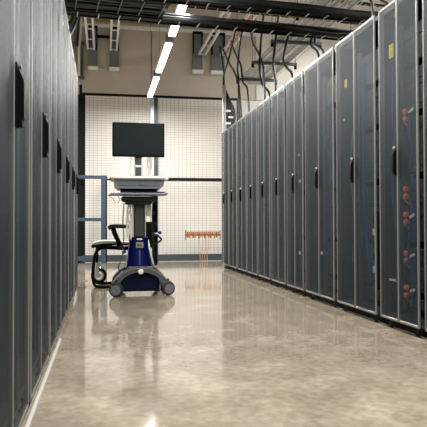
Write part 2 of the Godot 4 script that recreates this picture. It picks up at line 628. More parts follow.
func build_fence() -> void:
	var zf := 11.62
	var t := thing("mesh_fence", "tall dark-framed wire mesh fence standing against the far wall", "fence", V(0, 0, zf))
	var st := mb()
	box(st, Vector3(-0.475, 1.6, 0.0), Vector3(0.05, 3.2, 0.06), 0.004)
	obj("side_post", st, M.fence, t)
	st = mb()
	box(st, Vector3(-0.43, 1.69, 0.03), Vector3(0.05, 3.38, 0.05), 0.004)
	obj("end_post", st, M.fence, t)
	st = mb()
	box(st, Vector3(-0.375, 1.6, 0.0), Vector3(0.06, 3.2, 0.05), 0.004)
	obj("panel_stile", st, M.fence, t)
	st = mb()
	box(st, Vector3(0.925, 1.6, 0.02), Vector3(0.07, 3.22, 0.05), 0.004)
	obj("bright_post", st, mat(Color(0.66, 0.68, 0.7), 0.45, 0.2), t).set_meta("label", "pale galvanised post at the joint of two mesh panels")
	st = mb()
	box(st, Vector3(1.0, 1.6, 0.0), Vector3(0.075, 3.2, 0.05), 0.004)
	obj("centre_post", st, M.fencegrey, t)
	st = mb()
	box(st, Vector3(1.13, 3.215, 0.0), Vector3(3.1, 0.045, 0.04), 0.003)
	obj("top_rail", st, M.fence, t)
	st = mb()
	box(st, Vector3(1.83, 1.6, 0.02), Vector3(1.6, 0.062, 0.04), 0.003)
	obj("middle_rail", st, M.fence, t)
	st = mb()
	box(st, Vector3(1.1, 0.075, 0.02), Vector3(3.1, 0.13, 0.05), 0.004)
	obj("bottom_rail", st, M.fencegrey, t)
	st = mb()
	box(st, Vector3(2.65, 1.6, 0.0), Vector3(0.07, 3.2, 0.05), 0.004)
	obj("far_post", st, M.fence, t)
	st = mb()
	var x := -0.27
	while x < 2.62:
		box(st, Vector3(x, 1.66, -0.004), Vector3(0.0055, 3.06, 0.005))
		x += 0.078
	var y := 0.17
	while y < 3.19:
		box(st, Vector3(1.14, y, 0.001), Vector3(2.96, 0.0045, 0.005))
		y += 0.048
	var wm := obj("wire_mesh", st, M.wire, t)
	wm.set_meta("kind", "stuff")
	# slate blue guard frame in front of the fence's left end
	var zg := 11.35
	t = thing("guard_frame", "slate blue steel guard frame of bars at the fence's left end", "barrier", V(0, 0, zg))
	st = mb()
	box(st, Vector3(-0.005, 0.82, 0), Vector3(0.09, 1.64, 0.06), 0.005)
	obj("upright", st, M.slate, t)
	st = mb()
	box(st, Vector3(0.052, 0.82, -0.01), Vector3(0.024, 1.64, 0.04), 0.003)
	obj("edge_strip", st, M.fence, t)
	for b in [[1.605, 0.066], [0.815, 0.062], [0.085, 0.085]]:
		st = mb()
		box(st, Vector3(-0.28, b[0], 0.0), Vector3(0.46, b[1], 0.05), 0.005)
		obj("rail", st, M.slate, t)
	st = mb()
	box(st, Vector3(-0.44, 1.54, 0.03), Vector3(0.14, 0.05, 0.05), 0.008)
	box(st, Vector3(-0.42, 1.47, 0.03), Vector3(0.16, 0.04, 0.05), 0.008)
	box(st, Vector3(-0.48, 1.45, 0.04), Vector3(0.05, 0.2, 0.05), 0.01)
	obj("latch", st, M.black, t)
	# copper earth bar on the fence
	t = thing("earth_bar", "copper earth bar with a row of lugs low on the mesh fence", "busbar", V(1.915, 0, 11.56))
	st = mb()
	box(st, Vector3(0, 0.515, -0.02), Vector3(0.68, 0.035, 0.008), 0.002)
	box(st, Vector3(0, 0.575, -0.02), Vector3(0.7, 0.012, 0.012), 0.002)
	obj("bar", st, M.copper, t)
	for s in [-1.0, 1.0]:
		st = mb()
		box(st, Vector3(s * 0.345, 0.51, -0.01), Vector3(0.016, 0.19, 0.03), 0.003)
		obj("end_bracket", st, M.copperdark, t)
	for k in 17:
		st = mb()
		var lx := -0.31 + 0.62 * k / 16.0
		var ln := 0.1 + 0.025 * sin(k * 2.3)
		box(st, Vector3(lx, 0.568 - ln / 2, 0.0), Vector3(0.03, ln, 0.018), 0.004)
		lathe(st, [Vector2(0, 0.014), Vector2(0.009, 0.012), Vector2(0.009, 0)], Vector3(lx, 0.545, 0.006), Vector3(0, 0, 1), 8)
		obj("lug", st, M.copper if k % 3 else M.copperdark, t)
	for k in 4:
		st = mb()
		var wx := -0.07 + 0.058 * k
		tube(st, smooth([Vector3(wx, 0.47, 0.0), Vector3(wx + 0.005, 0.3, 0.012), Vector3(wx * 0.8 - 0.004, 0.12, 0.016), Vector3(wx * 0.8, 0.012, 0.02)], 5), 0.006, 6)
		obj("bonding_wire", st, M.copperwire, t)

func cross_tray(label: String, x0: float, x1: float, z0: float, z1: float, y: float, rungs: float, n_cab: int, seed_: int, cab_label: String, hr := 0.022) -> void:
	var t := thing("cable_tray", label, "cable tray", V(0, y, (z0 + z1) / 2))
	t.rotation.y = 0.0997
	var hw := (z1 - z0) / 2
	for s in [-1.0, 1.0]:
		var st := mb()
		box(st, Vector3((x0 + x1) / 2, hr * 0.47, s * (hw - 0.006)), Vector3(x1 - x0, hr, 0.012), 0.002)
		box(st, Vector3((x0 + x1) / 2, 0.0, s * (hw - 0.015)), Vector3(x1 - x0, 0.008, 0.03), 0.002)
		obj("side_rail", st, M.black, t)
	var rm := mb()
	box(rm, Vector3.ZERO, Vector3(0.009, 0.01, hw * 2 - 0.02), 0.002)
	rm.index()
	var rmesh := rm.commit()
	rmesh.surface_set_material(0, M.galv if hr < 0.04 else M.galvdark)
	var x := x0 + 0.15
	while x < x1:
		share("rung", rmesh, t, Vector3(x, -0.002, 0))
		x += rungs
	var g := RandomNumberGenerator.new()
	g.seed = seed_
	var st2 := mb()
	for k in n_cab:
		var r := g.randf_range(0.009, 0.017)
		var zc := lerpf(-hw + 0.03, hw - 0.03, fmod(k * 0.618, 1.0))
		var pts := []
		var xx := x0
		var lay := 0.008 + r + 0.02 * (k % 4)
		while xx <= x1 + 0.01:
			pts.append(V(xx, lay + g.randf_range(-0.004, 0.014), clampf(zc + g.randf_range(-0.02, 0.02), -hw + 0.02, hw - 0.02)))
			xx += 0.45
		tube(st2, smooth(pts, 3), r, 7)
	var o := obj("cable_bundle", st2, M.cable)
	o.position = t.position
	o.rotation.y = 0.0997
	tag(o, cab_label, "cables", "", "stuff")

func runway(x: float, y: float, z0: float, z1: float, label: String) -> void:
	# galvanised ladder runway running along the aisle, ending at a sleeve in the far wall
	var t := thing("ladder_runway", label, "cable ladder", V(x, y, (z0 + z1) / 2), "pale ladder runways over the racks")
	var ln := z1 - z0
	for s in [-1.0, 1.0]:
		var st := mb()
		box(st, Vector3(s * 0.06, 0.02, 0), Vector3(0.036, 0.06, ln), 0.004)
		obj("side_rail", st, M.galv, t)
	var rm := mb()
	box(rm, Vector3.ZERO, Vector3(0.09, 0.016, 0.03), 0.003)
	rm.index()
	var rmesh := rm.commit()
	rmesh.surface_set_material(0, M.galv)
	var z := -ln / 2 + 0.06
	while z < ln / 2:
		share("rung", rmesh, t, Vector3(0, 0, z))
		z += 0.6
	for s in [-1.0, 1.0]:
		var st := mb()
		tube(st, [Vector3(s * 0.058, 0.05, ln * 0.3), Vector3(s * 0.058, 5.25 - y, ln * 0.3)], 0.005, 6)
		obj("hanger_rod", st, M.galvdark, t)

func sleeve(x: float, y0: float, y1: float, w: float, label: String) -> void:
	var t := thing("wall_sleeve", label, "wall sleeve", V(x, 0, 11.965), "grey wall sleeves high on the beige wall")
	var st := mb()
	box(st, Vector3(0, (y0 + y1) / 2, 0.03), Vector3(w, y1 - y0, 0.06), 0.005)
	obj("panel", st, M.sleeve, t)
	st = mb()
	for s in [-1.0, 1.0]:
		box(st, Vector3(s * (w / 2 - 0.012), (y0 + y1) / 2 + 0.16, 0.08), Vector3(0.024, y1 - y0 - 0.32, 0.06), 0.004)
	box(st, Vector3(0, y1 - 0.02, 0.08), Vector3(w, 0.04, 0.06), 0.004)
	obj("opening_frame", st, M.black, t)
	st = mb()
	box(st, Vector3(0, y0 - 0.035, 0.045), Vector3(w + 0.02, 0.07, 0.09), 0.008)
	obj("white_lip", st, M.white, t)

func build_overhead() -> void:
	cross_tray("farther black cable tray crossing over the aisle between the racks", -3.0, 5.6, 5.80, 5.95, 2.75, 0.2, 20, 5, "thick black cables lying in the farther overhead cable tray")
	cross_tray("nearer narrow black cable tray crossing over the aisle", -3.0, 5.6, 5.24, 5.37, 2.75, 0.2, 18, 9, "thick black cables lying in the nearer overhead cable tray")
	cross_tray("short black cable tray over the left end of the view, beside the crossing trays", -3.0, 0.6, 5.385, 5.785, 2.755, 0.2, 36, 14, "black cables filling the short tray at the upper left", 0.05)
	cross_tray("high open cable tray with black rungs above the right rack row", 1.15, 3.9, 7.3, 8.1, 3.75, 0.16, 4, 31, "few black cables in the high open tray above the right rack row")
	# pale rail and olive pipe along the top of the far wall
	var st := mb()
	box(st, V(0.8, 4.645, 11.945), Vector3(6.0, 0.07, 0.05), 0.006)
	tag(obj("wall_rail", st, M.galv), "pale horizontal rail high on the far wall, above the wall sleeves", "rail")
	one_tube("wall_pipe", [V(-2.2, 4.76, 11.948), V(0.8, 4.765, 11.948), V(3.8, 4.77, 11.948)], 0.022, M.olive, "thin olive yellow pipe along the far wall just above the pale rail", "pipe")
	one_tube("fibre_cable", [V(1.0, 2.8, 5.58), V(1.5, 2.79, 5.63), V(2.0, 2.79, 5.68), V(2.6, 2.8, 5.73)], 0.008, M.olive, "thin yellow cable between the two crossing black trays, above the racks", "cable")
	# ladder runways and their sleeves in the wall
	runway(-0.245, 4.15, 6.8, 11.88, "pale ladder runway ending at the leftmost wall sleeve with white lip")
	runway(0.19, 4.15, 6.8, 11.88, "pale ladder runway ending at the second wall sleeve from the left")
	runway(1.96, 4.15, 6.8, 11.88, "pale ladder runway running up right from the third wall sleeve")
	runway(2.4, 4.15, 6.8, 11.88, "pale ladder runway nearest the right rack row, holding a red cable")
	sleeve(-0.21, 3.83, 4.62, 0.18, "grey wall sleeve with white lip, first above the left post of the fence")
	sleeve(0.205, 3.83, 4.62, 0.18, "grey wall sleeve with white lip, second from the left")
	sleeve(1.87, 3.85, 4.62, 0.2, "grey wall sleeve with white lip, just right of the strip lights")
	sleeve(2.29, 3.85, 4.62, 0.28, "widest grey wall sleeve, behind the branching black cables")
	one_tube("red_cable", [V(2.4, 4.2, 11.8), V(2.41, 4.185, 10), V(2.39, 4.19, 8.4), V(2.4, 4.2, 6.8)], 0.018, M.orange, "red cable lying along the pale ladder runway near the right rack row", "cable")
	st = mb()
	box(st, V(0.0, 4.43, 11.93), Vector3(0.3, 0.05, 0.05), 0.004)
	tag(obj("wall_bracket", st, M.black), "black bar on the beige wall joining the two left wall sleeves", "bracket")
	# ladder drop at the left end of the wall
	var t := thing("cable_drop", "grey-green vertical cable drop on the wall above the left rack row", "cable ladder", V(-0.5, 0, 11.965))
	for s in [-1.0, 1.0]:
		st = mb()
		box(st, Vector3(s * 0.09, 3.95, 0.03), Vector3(0.04, 0.72, 0.06), 0.005)
		obj("side_rail", st, M.teal, t)
	for k in 2:
		st = mb()
		box(st, Vector3(0, 3.6 + 0.66 * k, 0.04), Vector3(0.26, 0.05, 0.08), 0.005)
		obj("cross_bar", st, M.teal, t)
	st = mb()
	box(st, Vector3(0.02, 3.92, 0.045), Vector3(0.045, 0.6, 0.05), 0.006)
	obj("cable_cover", st, M.white, t)
	# basket tray over the right row with white cables, on teal trapeze hangers
	t = thing("basket_tray", "long wire basket tray of pale wires above the right rack row", "cable tray", V(2.66, 3.3, 7.6))
	st = mb()
	for k in 12:
		var xx := -0.3 + 0.6 * k / 11.0
		tube(st, [Vector3(xx, 0, -3.2), Vector3(xx, 0, 3.4)], 0.005, 6)
	for k in 45:
		tube(st, [Vector3(-0.3, 0.0, -3.2 + 0.15 * k), Vector3(0.3, 0.0, -3.2 + 0.15 * k)], 0.004, 5)
	for s in [-1.0, 1.0]:
		for h in [0.05, 0.1]:
			tube(st, [Vector3(s * 0.3, h, -3.2), Vector3(s * 0.3, h, 3.4)], 0.005, 6)
	var bk := obj("wire_basket", st, M.galv, t)
	bk.set_meta("kind", "stuff")
	for k in 6:
		st = mb()
		box(st, Vector3(0, -0.03, -2.6 + 1.1 * k), Vector3(0.74, 0.045, 0.045), 0.004)
		obj("trapeze_bar", st, M.teal, t)
		for s in [-1.0, 1.0]:
			st = mb()
			tube(st, [Vector3(s * 0.35, -0.06, -2.6 + 1.1 * k), Vector3(s * 0.35, 1.95, -2.6 + 1.1 * k)], 0.006, 6)
			obj("hanger_rod", st, M.galvdark, t)
			st = mb()
			lathe(st, [Vector2(0, 0.025), Vector2(0.022, 0.02), Vector2(0.022, -0.03), Vector2(0, -0.03)], Vector3(s * 0.35, -0.075, -2.6 + 1.1 * k), Vector3.UP, 10)
			obj("end_cap", st, M.black, t)
	st = mb()
	for k in 14:
		var xx := 2.39 + 0.54 * k / 13.0
		tube(st, smooth([V(xx, 3.321, 10.7), V(xx + rng.randf_range(-0.02, 0.02), 3.32, 8.6), V(xx + rng.randf_range(-0.02, 0.02), 3.32, 6.4), V(xx, 3.321, 4.3)], 3), 0.016, 6)
	tag(obj("white_cable_bundle", st, M.whitecab), "white data cables lying in the wire basket above the right rack row", "cables", "", "stuff")
	# black power cables dropping from above to the rack tops of the right row
	var X := 2.2
	var drops := [
		[[11.75, 4.3, 0.1], [11.5, 3.95, 0.1], [11.1, 3.6, 0.05], [10.85, 3.25, 0.0], [10.75, 2.3, 0.0]],
		[[11.2, 4.08, 0.06], [10.659, 3.691, 0.05], [9.982, 3.353, 0.0], [9.675, 3.091, 0.0], [9.53, 2.84, 0.0], [9.4, 2.262, 0.0]],
		[[10.3, 4.15, 0.1], [10.393, 3.691, 0.0], [10.846, 3.5, 0.0], [10.9, 3.24, 0.0], [10.85, 2.4, 0.0]],
		[[10.652, 4.08, 0.1], [10.391, 3.87, 0.08], [9.821, 3.551, 0.02], [9.451, 3.3, 0.0], [9.313, 3.006, 0.0], [9.0, 2.8, 0.0], [8.9, 2.262, 0.0]],
		[[9.372, 3.83, 0.15], [8.839, 3.494, 0.05], [8.361, 3.219, 0.0], [8.142, 3.014, 0.0], [8.037, 2.82, 0.0], [8.0, 2.262, 0.0]],
		[[9.666, 4.15, 0.1], [9.67, 3.392, 0.0], [9.637, 3.1, 0.0], [9.62, 2.262, 0.0]],
		[[8.25, 4.1, 0.1], [8.25, 3.144, 0.0], [8.173, 2.737, 0.0], [7.8, 2.51, 0.0], [7.7, 2.262, 0.0]],
		[[7.6, 3.6, 0.1], [7.562, 2.885, 0.0], [7.496, 2.63, 0.0], [7.45, 2.262, 0.0]],
		[[7.136, 3.2, 0.1], [7.118, 2.789, 0.0], [6.976, 2.627, 0.0], [6.781, 2.505, 0.0], [6.7, 2.262, 0.0]],
		[[6.2, 2.82, 0.05], [6.118, 2.654, 0.0], [5.906, 2.507, 0.0], [5.8, 2.262, 0.0]],
		[[6.08, 2.8, 0.05], [5.994, 2.628, 0.0], [5.762, 2.487, 0.0], [5.65, 2.262, 0.0]],
		[[4.7, 3.02, 0.05], [4.66, 2.64, 0.0], [4.629, 2.556, 0.0], [4.611, 2.474, 0.0], [4.6, 2.262, 0.0]],
		[[4.65, 3.02, 0.1], [4.55, 2.6, 0.05], [4.45, 2.519, 0.0], [4.34, 2.43, 0.0], [4.3, 2.262, 0.0]]]
	var dl := ["leftmost black cable branching in from the left to the post at the right row's end", "black cable crossing down right past the post, onto the last racks", "black cable forming the right fork of the branching bundle by the post", "long curved black cable dropping from the black trays to the second rack from the fence", "slanting black cable falling from the farther black tray to the third rack from the fence", "straight black cable hanging just right of the branching bundle", "black cable bending outward low above the fourth rack from the fence", "straight black cable above the fifth rack from the fence", "black cable with a sideways hook above the sixth rack from the fence", "black cable curving right just under the farther tray, upper of a close pair", "black cable curving right just under the farther tray, lower of a close pair", "black cable dropping between the nearest wide rack and the rack with orange connectors", "black cable curving down onto the top of the rack with orange connectors"]
	for i in drops.size():
		var pts := []
		for q in drops[i]: pts.append(V(X + q[2], q[1], q[0]))
		one_tube("power_cable", pts, 0.017 if i < 9 else 0.013, M.cable, dl[i], "cable", "black cables dropping to the right row")
	# post with cable bundle at the end of the right row
	t = thing("cable_post", "pale post wrapped in black cables at the far end of the right row", "post", V(2.13, 0, 10.35))
	st = mb()
	box(st, Vector3(-0.035, 1.59, 0.02), Vector3(0.06, 3.18, 0.06), 0.005)
	obj("post", st, M.alu, t)
	for k in 5:
		st = mb()
		var a := k * 0.035
		tube(st, smooth([Vector3(0.01 + a * 0.6, 3.1 - 0.05 * k, -0.03 + 0.02 * (k % 2)), Vector3(0.02 + a, 2.7, 0.0), Vector3(0.03 + a * 0.8, 2.2, 0.01), Vector3(0.02 + a * 0.8, 0.02, 0.0)], 5), 0.02, 7)
		obj("black_cable", st, M.cable, t)
	for k in 4:
		st = mb()
		box(st, Vector3(0.03 + 0.05 * (k % 2), 2.72 - 0.11 * k, 0.06), Vector3(0.09, 0.035, 0.03), 0.006)
		obj("cable_tag", st, M.white, t)
	# cables looping down to the left row
	for i in 4:
		var d := 0.035 * i
		one_tube("power_cable", [V(-0.26 - d * 0.6, 3.5, 6.95 + d), V(-0.29 - d * 0.6, 3.14, 6.95 + d), V(-0.335 - d * 0.7, 2.98 + d * 0.6, 6.95 + d), V(-0.4 - d, 2.83 + d * 0.8, 6.9 + d), V(-0.47 - d, 2.6 + d, 6.7), V(-0.52 - d, 2.4, 6.4), V(-0.53 - d, 2.262, 6.3)], 0.018, M.cable if i != 1 else M.galvdark, ["innermost black cable loop", "grey cable loop between black ones", "middle black cable loop", "outermost black cable loop"][i] + " above the last rack of the left row", "cable", "cable loops over the left row")
	for i in 3:
		one_tube("wall_cable", [V(-0.44 - 0.05 * i, 5.2, 11.9), V(-0.43 - 0.06 * i, 4.7, 11.88), V(-0.45 - 0.05 * i, 4.4, 11.87), V(-0.47 - 0.04 * i, 4.2, 11.87)], 0.022, [M.whitecab, M.cable, M.galvdark][i], ["white cable running down the far wall into the grey-green cable drop", "black cable running down the far wall into the grey-green cable drop", "grey cable running down the far wall into the grey-green cable drop"][i], "cable")

func build_cart() -> void:
	var c := V(0.37, 0, 6.2)
	var t := thing("computer_cart", "mobile computer cart with navy blue tower and grey arched base", "cart", c)
	# ---- base arch
	var outer := [Vector2(0.287, 0.1), Vector2(0.275, 0.16), Vector2(0.24, 0.205), Vector2(0.19, 0.25), Vector2(0.12, 0.288), Vector2(0.05, 0.305)]
	var inner := [Vector2(0.05, 0.25), Vector2(0.12, 0.228), Vector2(0.17, 0.195), Vector2(0.205, 0.15), Vector2(0.222, 0.1)]
	var poly := []
	for p in outer: poly.append(p)
	for k in outer.size(): poly.append(Vector2(-outer[outer.size() - 1 - k].x, outer[outer.size() - 1 - k].y))
	for k in inner.size(): poly.append(Vector2(-inner[inner.size() - 1 - k].x, inner[inner.size() - 1 - k].y))
	for p in inner: poly.append(p)
	var st := mb()
	prism(st, poly, Vector3(0, -0.012, 0.04), Vector3.RIGHT, Vector3.UP, Vector3(0, 0, 0.1))
	prism(st, poly, Vector3(0, 0, -0.3), Vector3.RIGHT, Vector3.UP, Vector3(0, 0, 0.08))
	box(st, Vector3(0, 0.28, -0.08), Vector3(0.26, 0.03, 0.34), 0.012)
	obj("arched_base", st, M.cartgrey, t)
	# pale edge piping along the arch
	st = mb()
	var arc := []
	for k in 17:
		var u := -1.0 + 2.0 * k / 16.0
		arc.append(Vector3(0.262 * u, 0.28 - 0.125 * pow(absf(u), 2.2), 0.142))
	tube(st, arc, 0.006, 6)
	obj("edge_trim", st, M.hub, t)
	st = mb()
	lathe(st, [Vector2(0, 0.03), Vector2(0.02, 0.028), Vector2(0.027, 0.018), Vector2(0.031, 0.0)], Vector3(-0.003, 0.245, 0.14), Vector3(0, 0, 1), 8)
	obj("centre_cap", st, M.cream, t)
	st = mb()
	box(st, Vector3(-0.008, 0.135, -0.06), Vector3(0.4, 0.19, 0.29), 0.02)
	obj("battery_box", st, M.navydark, t)
	# ---- casters
	for cs in [[-0.245, 0.17], [0.275, 0.11], [-0.2, -0.28], [0.21, -0.28]]:
		var k := Node3D.new()
		k.name = "caster"
		t.add_child(k, true)
		k.position = Vector3(cs[0], 0, cs[1])
		var turn: float = 0.35 if cs[0] > 0 else -0.3
		k.rotation.y = turn
		st = mb()
		for s in [-1.0, 1.0]:
			lathe(st, [Vector2(0, -0.012), Vector2(0.056, -0.012), Vector2(0.067, -0.008), Vector2(0.069, 0.0), Vector2(0.067, 0.008), Vector2(0.056, 0.012), Vector2(0, 0.012)], Vector3(0, 0.069, 0.02 * s), Vector3(0, 0, 1), 24)
		obj("wheel", st, M.rubber, k)
		st = mb()
		for s in [-1.0, 1.0]:
			lathe(st, [Vector2(0.05, 0.0), Vector2(0.05, 0.004), Vector2(0.022, 0.006), Vector2(0.018, 0.002), Vector2(0.0, 0.002)], Vector3(0, 0.069, 0.02 * s + 0.0125 * s), Vector3(0, 0, s), 20)
		obj("hub", st, M.hub, k)
		st = mb()
		prism(st, [Vector2(-0.04, 0.06), Vector2(-0.074, 0.075), Vector2(-0.064, 0.12), Vector2(-0.022, 0.145), Vector2(0.03, 0.143), Vector2(0.064, 0.112), Vector2(0.056, 0.095), Vector2(0.02, 0.112), Vector2(-0.02, 0.112)], Vector3(0, 0, -0.008), Vector3.RIGHT, Vector3.UP, Vector3(0, 0, 0.016))
		tube(st, [Vector3(0, 0.11, 0), Vector3(0, 0.17, 0)], 0.014, 10)
		obj("fork", st, M.cartdark, k)
	# ---- blue tower
	st = mb()
	var rings := []
	for k in 9:
		var u := k / 8.0
		var y := lerpf(0.275, 0.59, u)
		rings.append(rrect(lerpf(0.14, 0.099, pow(u, 0.8)), lerpf(0.105, 0.075, u), 2.7, y, 36, -0.012, -0.03))
	loft(st, rings)
	obj("tower_housing", st, M.navy, t)
	st = mb()
	box(st, Vector3(-0.008, 0.511, 0.056), Vector3(0.078, 0.058, 0.014), 0.003)
	obj("badge", st, mat(Color(0.45, 0.46, 0.4), 0.45), t)
	st = mb()
	box(st, Vector3(-0.008, 0.51, 0.064), Vector3(0.05, 0.02, 0.003), 0.001)
	obj("badge_print", st, mat(Color(0.24, 0.27, 0.32), 0.5), t)
	st = mb()
	box(st, Vector3(-0.008, 0.385, 0.066), Vector3(0.016, 0.15, 0.01), 0.004, Basis(Vector3.RIGHT, -0.09))
	obj("front_ridge", st, mat(Color(0.2, 0.28, 0.52), 0.25), t)
	st = mb()
	box(st, Vector3(-0.008, 0.571, 0.048), Vector3(0.056, 0.014, 0.01), 0.003)
	obj("status_strip", st, M.white, t)
	# ---- column
	st = mb()
	box(st, Vector3(-0.008, 0.8, -0.03), Vector3(0.112, 0.42, 0.09), 0.012)
	obj("column", st, M.cartdark, t)
	for s in [-1.0, 1.0]:
		st = mb()
		box(st, Vector3(-0.008 + s * 0.062, 0.78, -0.03), Vector3(0.012, 0.38, 0.08), 0.003)
		obj("column_edge", st, M.alu, t)
	# ---- under tray mechanism, keyboard tray, drawer, top
	st = mb()
	box(st, Vector3(-0.02, 0.98, 0.02), Vector3(0.33, 0.05, 0.26), 0.012)
	box(st, Vector3(-0.02, 0.945, 0.0), Vector3(0.27, 0.04, 0.2), 0.01)
	for s in [-1.0, 1.0]:
		lathe(st, [Vector2(0, -0.02), Vector2(0.03, -0.02), Vector2(0.03, 0.02), Vector2(0, 0.02)], Vector3(-0.02 + s * 0.15, 0.975, 0.15), Vector3(0, 0, 1), 14)
	obj("lift_mechanism", st, M.blackgloss, t)
	st = mb()
	box(st, Vector3(-0.03, 1.025, 0.1), Vector3(0.54, 0.018, 0.32), 0.006)
	prism(st, [Vector2(-0.29, 1.034), Vector2(-0.33, 1.012), Vector2(-0.315, 1.01), Vector2(-0.28, 1.018)], Vector3(0, 0, -0.02), Vector3.RIGHT, Vector3.UP, Vector3(0, 0, 0.22))
	box(st, Vector3(0.245, 1.032, 0.1), Vector3(0.03, 0.03, 0.3), 0.006)
	obj("keyboard_tray", st, M.tray, t)
	st = mb()
	box(st, Vector3(0.02, 1.042, 0.12), Vector3(0.43, 0.018, 0.14), 0.004)
	obj("keyboard", st, mat(Color(0.13, 0.12, 0.2), 0.45), t)
	st = mb()
	prism(st, [Vector2(-0.27, 1.172), Vector2(-0.262, 1.11), Vector2(-0.225, 1.08), Vector2(0.19, 1.08), Vector2(0.222, 1.11), Vector2(0.228, 1.172)], Vector3(0, 0, -0.2), Vector3.RIGHT, Vector3.UP, Vector3(0, 0, 0.42))
	obj("drawer_body", st, M.drawer, t)
	st = mb()
	box(st, Vector3(-0.02, 1.128, 0.222), Vector3(0.4, 0.045, 0.008), 0.003)
	box(st, Vector3(-0.0, 1.13, 0.228), Vector3(0.05, 0.03, 0.008), 0.003)
	obj("drawer_front", st, mat(Color(0.31, 0.33, 0.38), 0.4), t)
	st = mb()
	box(st, Vector3(-0.02, 1.06, 0.02), Vector3(0.36, 0.05, 0.25), 0.006)
	obj("slide_block", st, M.black, t)
	st = mb()
	box(st, Vector3(-0.03, 1.186, 0.02), Vector3(0.56, 0.03, 0.48), 0.012)
	box(st, Vector3(0.26, 1.182, 0.02), Vector3(0.03, 0.018, 0.3), 0.006)
	obj("worktop", st, M.cream, t)
	st = mb()
	tube(st, smooth([Vector3(-0.29, 1.18, 0.18), Vector3(-0.33, 1.168, 0.2), Vector3(-0.345, 1.175, 0.18)], 4), 0.008, 7)
	obj("side_hook", st, M.cartgrey, t)
	# ---- monitor on its own neck
	var m := thing("monitor", "black widescreen monitor standing on the cart's worktop, switched off", "monitor", V(0.36, 1.201, 6.15))
	st = mb()
	box(st, Vector3(-0.01, 0.385, 0.02), Vector3(0.53, 0.35, 0.032), 0.006)
	obj("housing", st, M.bezel, m)
	st = mb()
	box(st, Vector3(-0.01, 0.39, 0.037), Vector3(0.505, 0.315, 0.004), 0.001)
	obj("screen", st, M.screen, m)
	st = mb()
	box(st, Vector3(-0.01, 0.2165, 0.036), Vector3(0.53, 0.012, 0.006), 0.002)
	obj("lower_bezel", st, M.black, m)
	st = mb()
	box(st, Vector3(-0.005, 0.561, 0.02), Vector3(0.03, 0.006, 0.02), 0.002)
	obj("top_sensor", st, M.alu, m)
	st = mb()
	box(st, Vector3(-0.012, 0.16, -0.02), Vector3(0.058, 0.32, 0.03), 0.005)
	obj("neck", st, M.cartdark, m)
	for s in [-1.0, 1.0]:
		st = mb()
		box(st, Vector3(-0.012 + s * 0.037, 0.12, -0.02), Vector3(0.012, 0.24, 0.036), 0.003)
		obj("neck_edge", st, M.alu, m)
	st = mb()
	box(st, Vector3(-0.012, 0.118, 0.0), Vector3(0.07, 0.024, 0.016), 0.004)
	obj("neck_clamp", st, M.alu, m)
	st = mb()
	box(st, Vector3(-0.012, 0.008, -0.02), Vector3(0.16, 0.016, 0.12), 0.005)
	obj("foot", st, M.cartdark, m)
	# ---- cables and plugs about the cart
	var cw := [[[-0.1, 0.97], [-0.13, 0.85], [-0.11, 0.7], [-0.125, 0.58]], [[-0.09, 0.97], [-0.1, 0.85], [-0.085, 0.72], [-0.09, 0.6]], [[-0.075, 0.97], [-0.078, 0.82], [-0.1, 0.7], [-0.085, 0.52]], [[-0.115, 0.96], [-0.1, 0.88], [-0.135, 0.78], [-0.13, 0.6]]]
	for i in 4:
		var pts := []
		for q in cw[i]: pts.append(c + Vector3(q[0], q[1], 0.02))
		one_tube("white_cable", pts, 0.009, M.whitecab, ["outermost white cable hanging left of the cart's column", "second white cable hanging left of the cart's column", "white cable closest to the left side of the cart's column", "short curved white cable hanging left of the cart's column"][i], "cable", "white cables left of the column")
	for i in 3:
		var pts := []
		for q in [[[0.085, 1.2, -0.1], [0.105, 1.28, -0.12], [0.085, 1.36, -0.1], [0.1, 1.44, -0.06]], [[0.12, 1.2, -0.1], [0.11, 1.27, -0.13], [0.125, 1.34, -0.12], [0.11, 1.43, -0.06]], [[-0.12, 1.2, -0.08], [-0.1, 1.3, -0.1], [-0.085, 1.43, -0.05]]][i]: pts.append(c + Vector3(q[0], q[1], q[2]))
		one_tube("white_cable", pts, 0.011 if i < 2 else 0.006, M.whitecab, ["white cable behind the monitor, right of its neck", "white cable looping behind the monitor, outermost on the right", "thin white cable left of the monitor's neck"][i], "cable", "white cables behind the monitor")
	st = mb()
	box(st, c + Vector3(0.09, 0.89, -0.02), Vector3(0.05, 0.17, 0.05), 0.012)
	tag(obj("power_adapter", st, M.whitecab), "white power adapter hanging right of the cart's column", "adapter")
	one_tube("white_cable", [c + Vector3(0.08, 0.56, 0.0), c + Vector3(0.1, 0.45, 0.03), c + Vector3(0.12, 0.36, 0.02), c + Vector3(0.135, 0.31, 0.0)], 0.011, M.whitecab, "white cable running down beside the blue tower to the base", "cable")
	var ps := thing("power_strip", "long black power strip hanging upright right of the cart's column", "power strip", c + Vector3(0.165, 0.3, -0.17))
	st = mb()
	box(st, Vector3(0, 0.36, 0), Vector3(0.056, 0.74, 0.04), 0.006)
	obj("body", st, M.black, ps)
	for k in 6:
		st = mb()
		box(st, Vector3(0.002 if k % 2 else -0.008, 0.1 + 0.11 * k, 0.028), Vector3(0.032, 0.045, 0.03), 0.006)
		obj("plug", st, M.blackgloss if k != 2 else M.cartgrey, ps)
	st = mb()
	tube(st, smooth([Vector3(-0.015, 0.7, 0.03), Vector3(-0.03, 0.5, 0.045), Vector3(-0.012, 0.3, 0.04), Vector3(-0.02, 0.1, 0.03)], 5), 0.007, 6)
	obj("flex", st, M.cable, ps)
	st = mb()
	box(st, Vector3(0.045, 0.335, 0.03), Vector3(0.05, 0.035, 0.03), 0.008)
	obj("blue_plug", st, M.blueplug, ps)
	st = mb()
	box(st, Vector3(0.015, 0.325, 0.045), Vector3(0.035, 0.016, 0.02), 0.004)
	obj("white_plug", st, M.white, ps)
	st = mb()
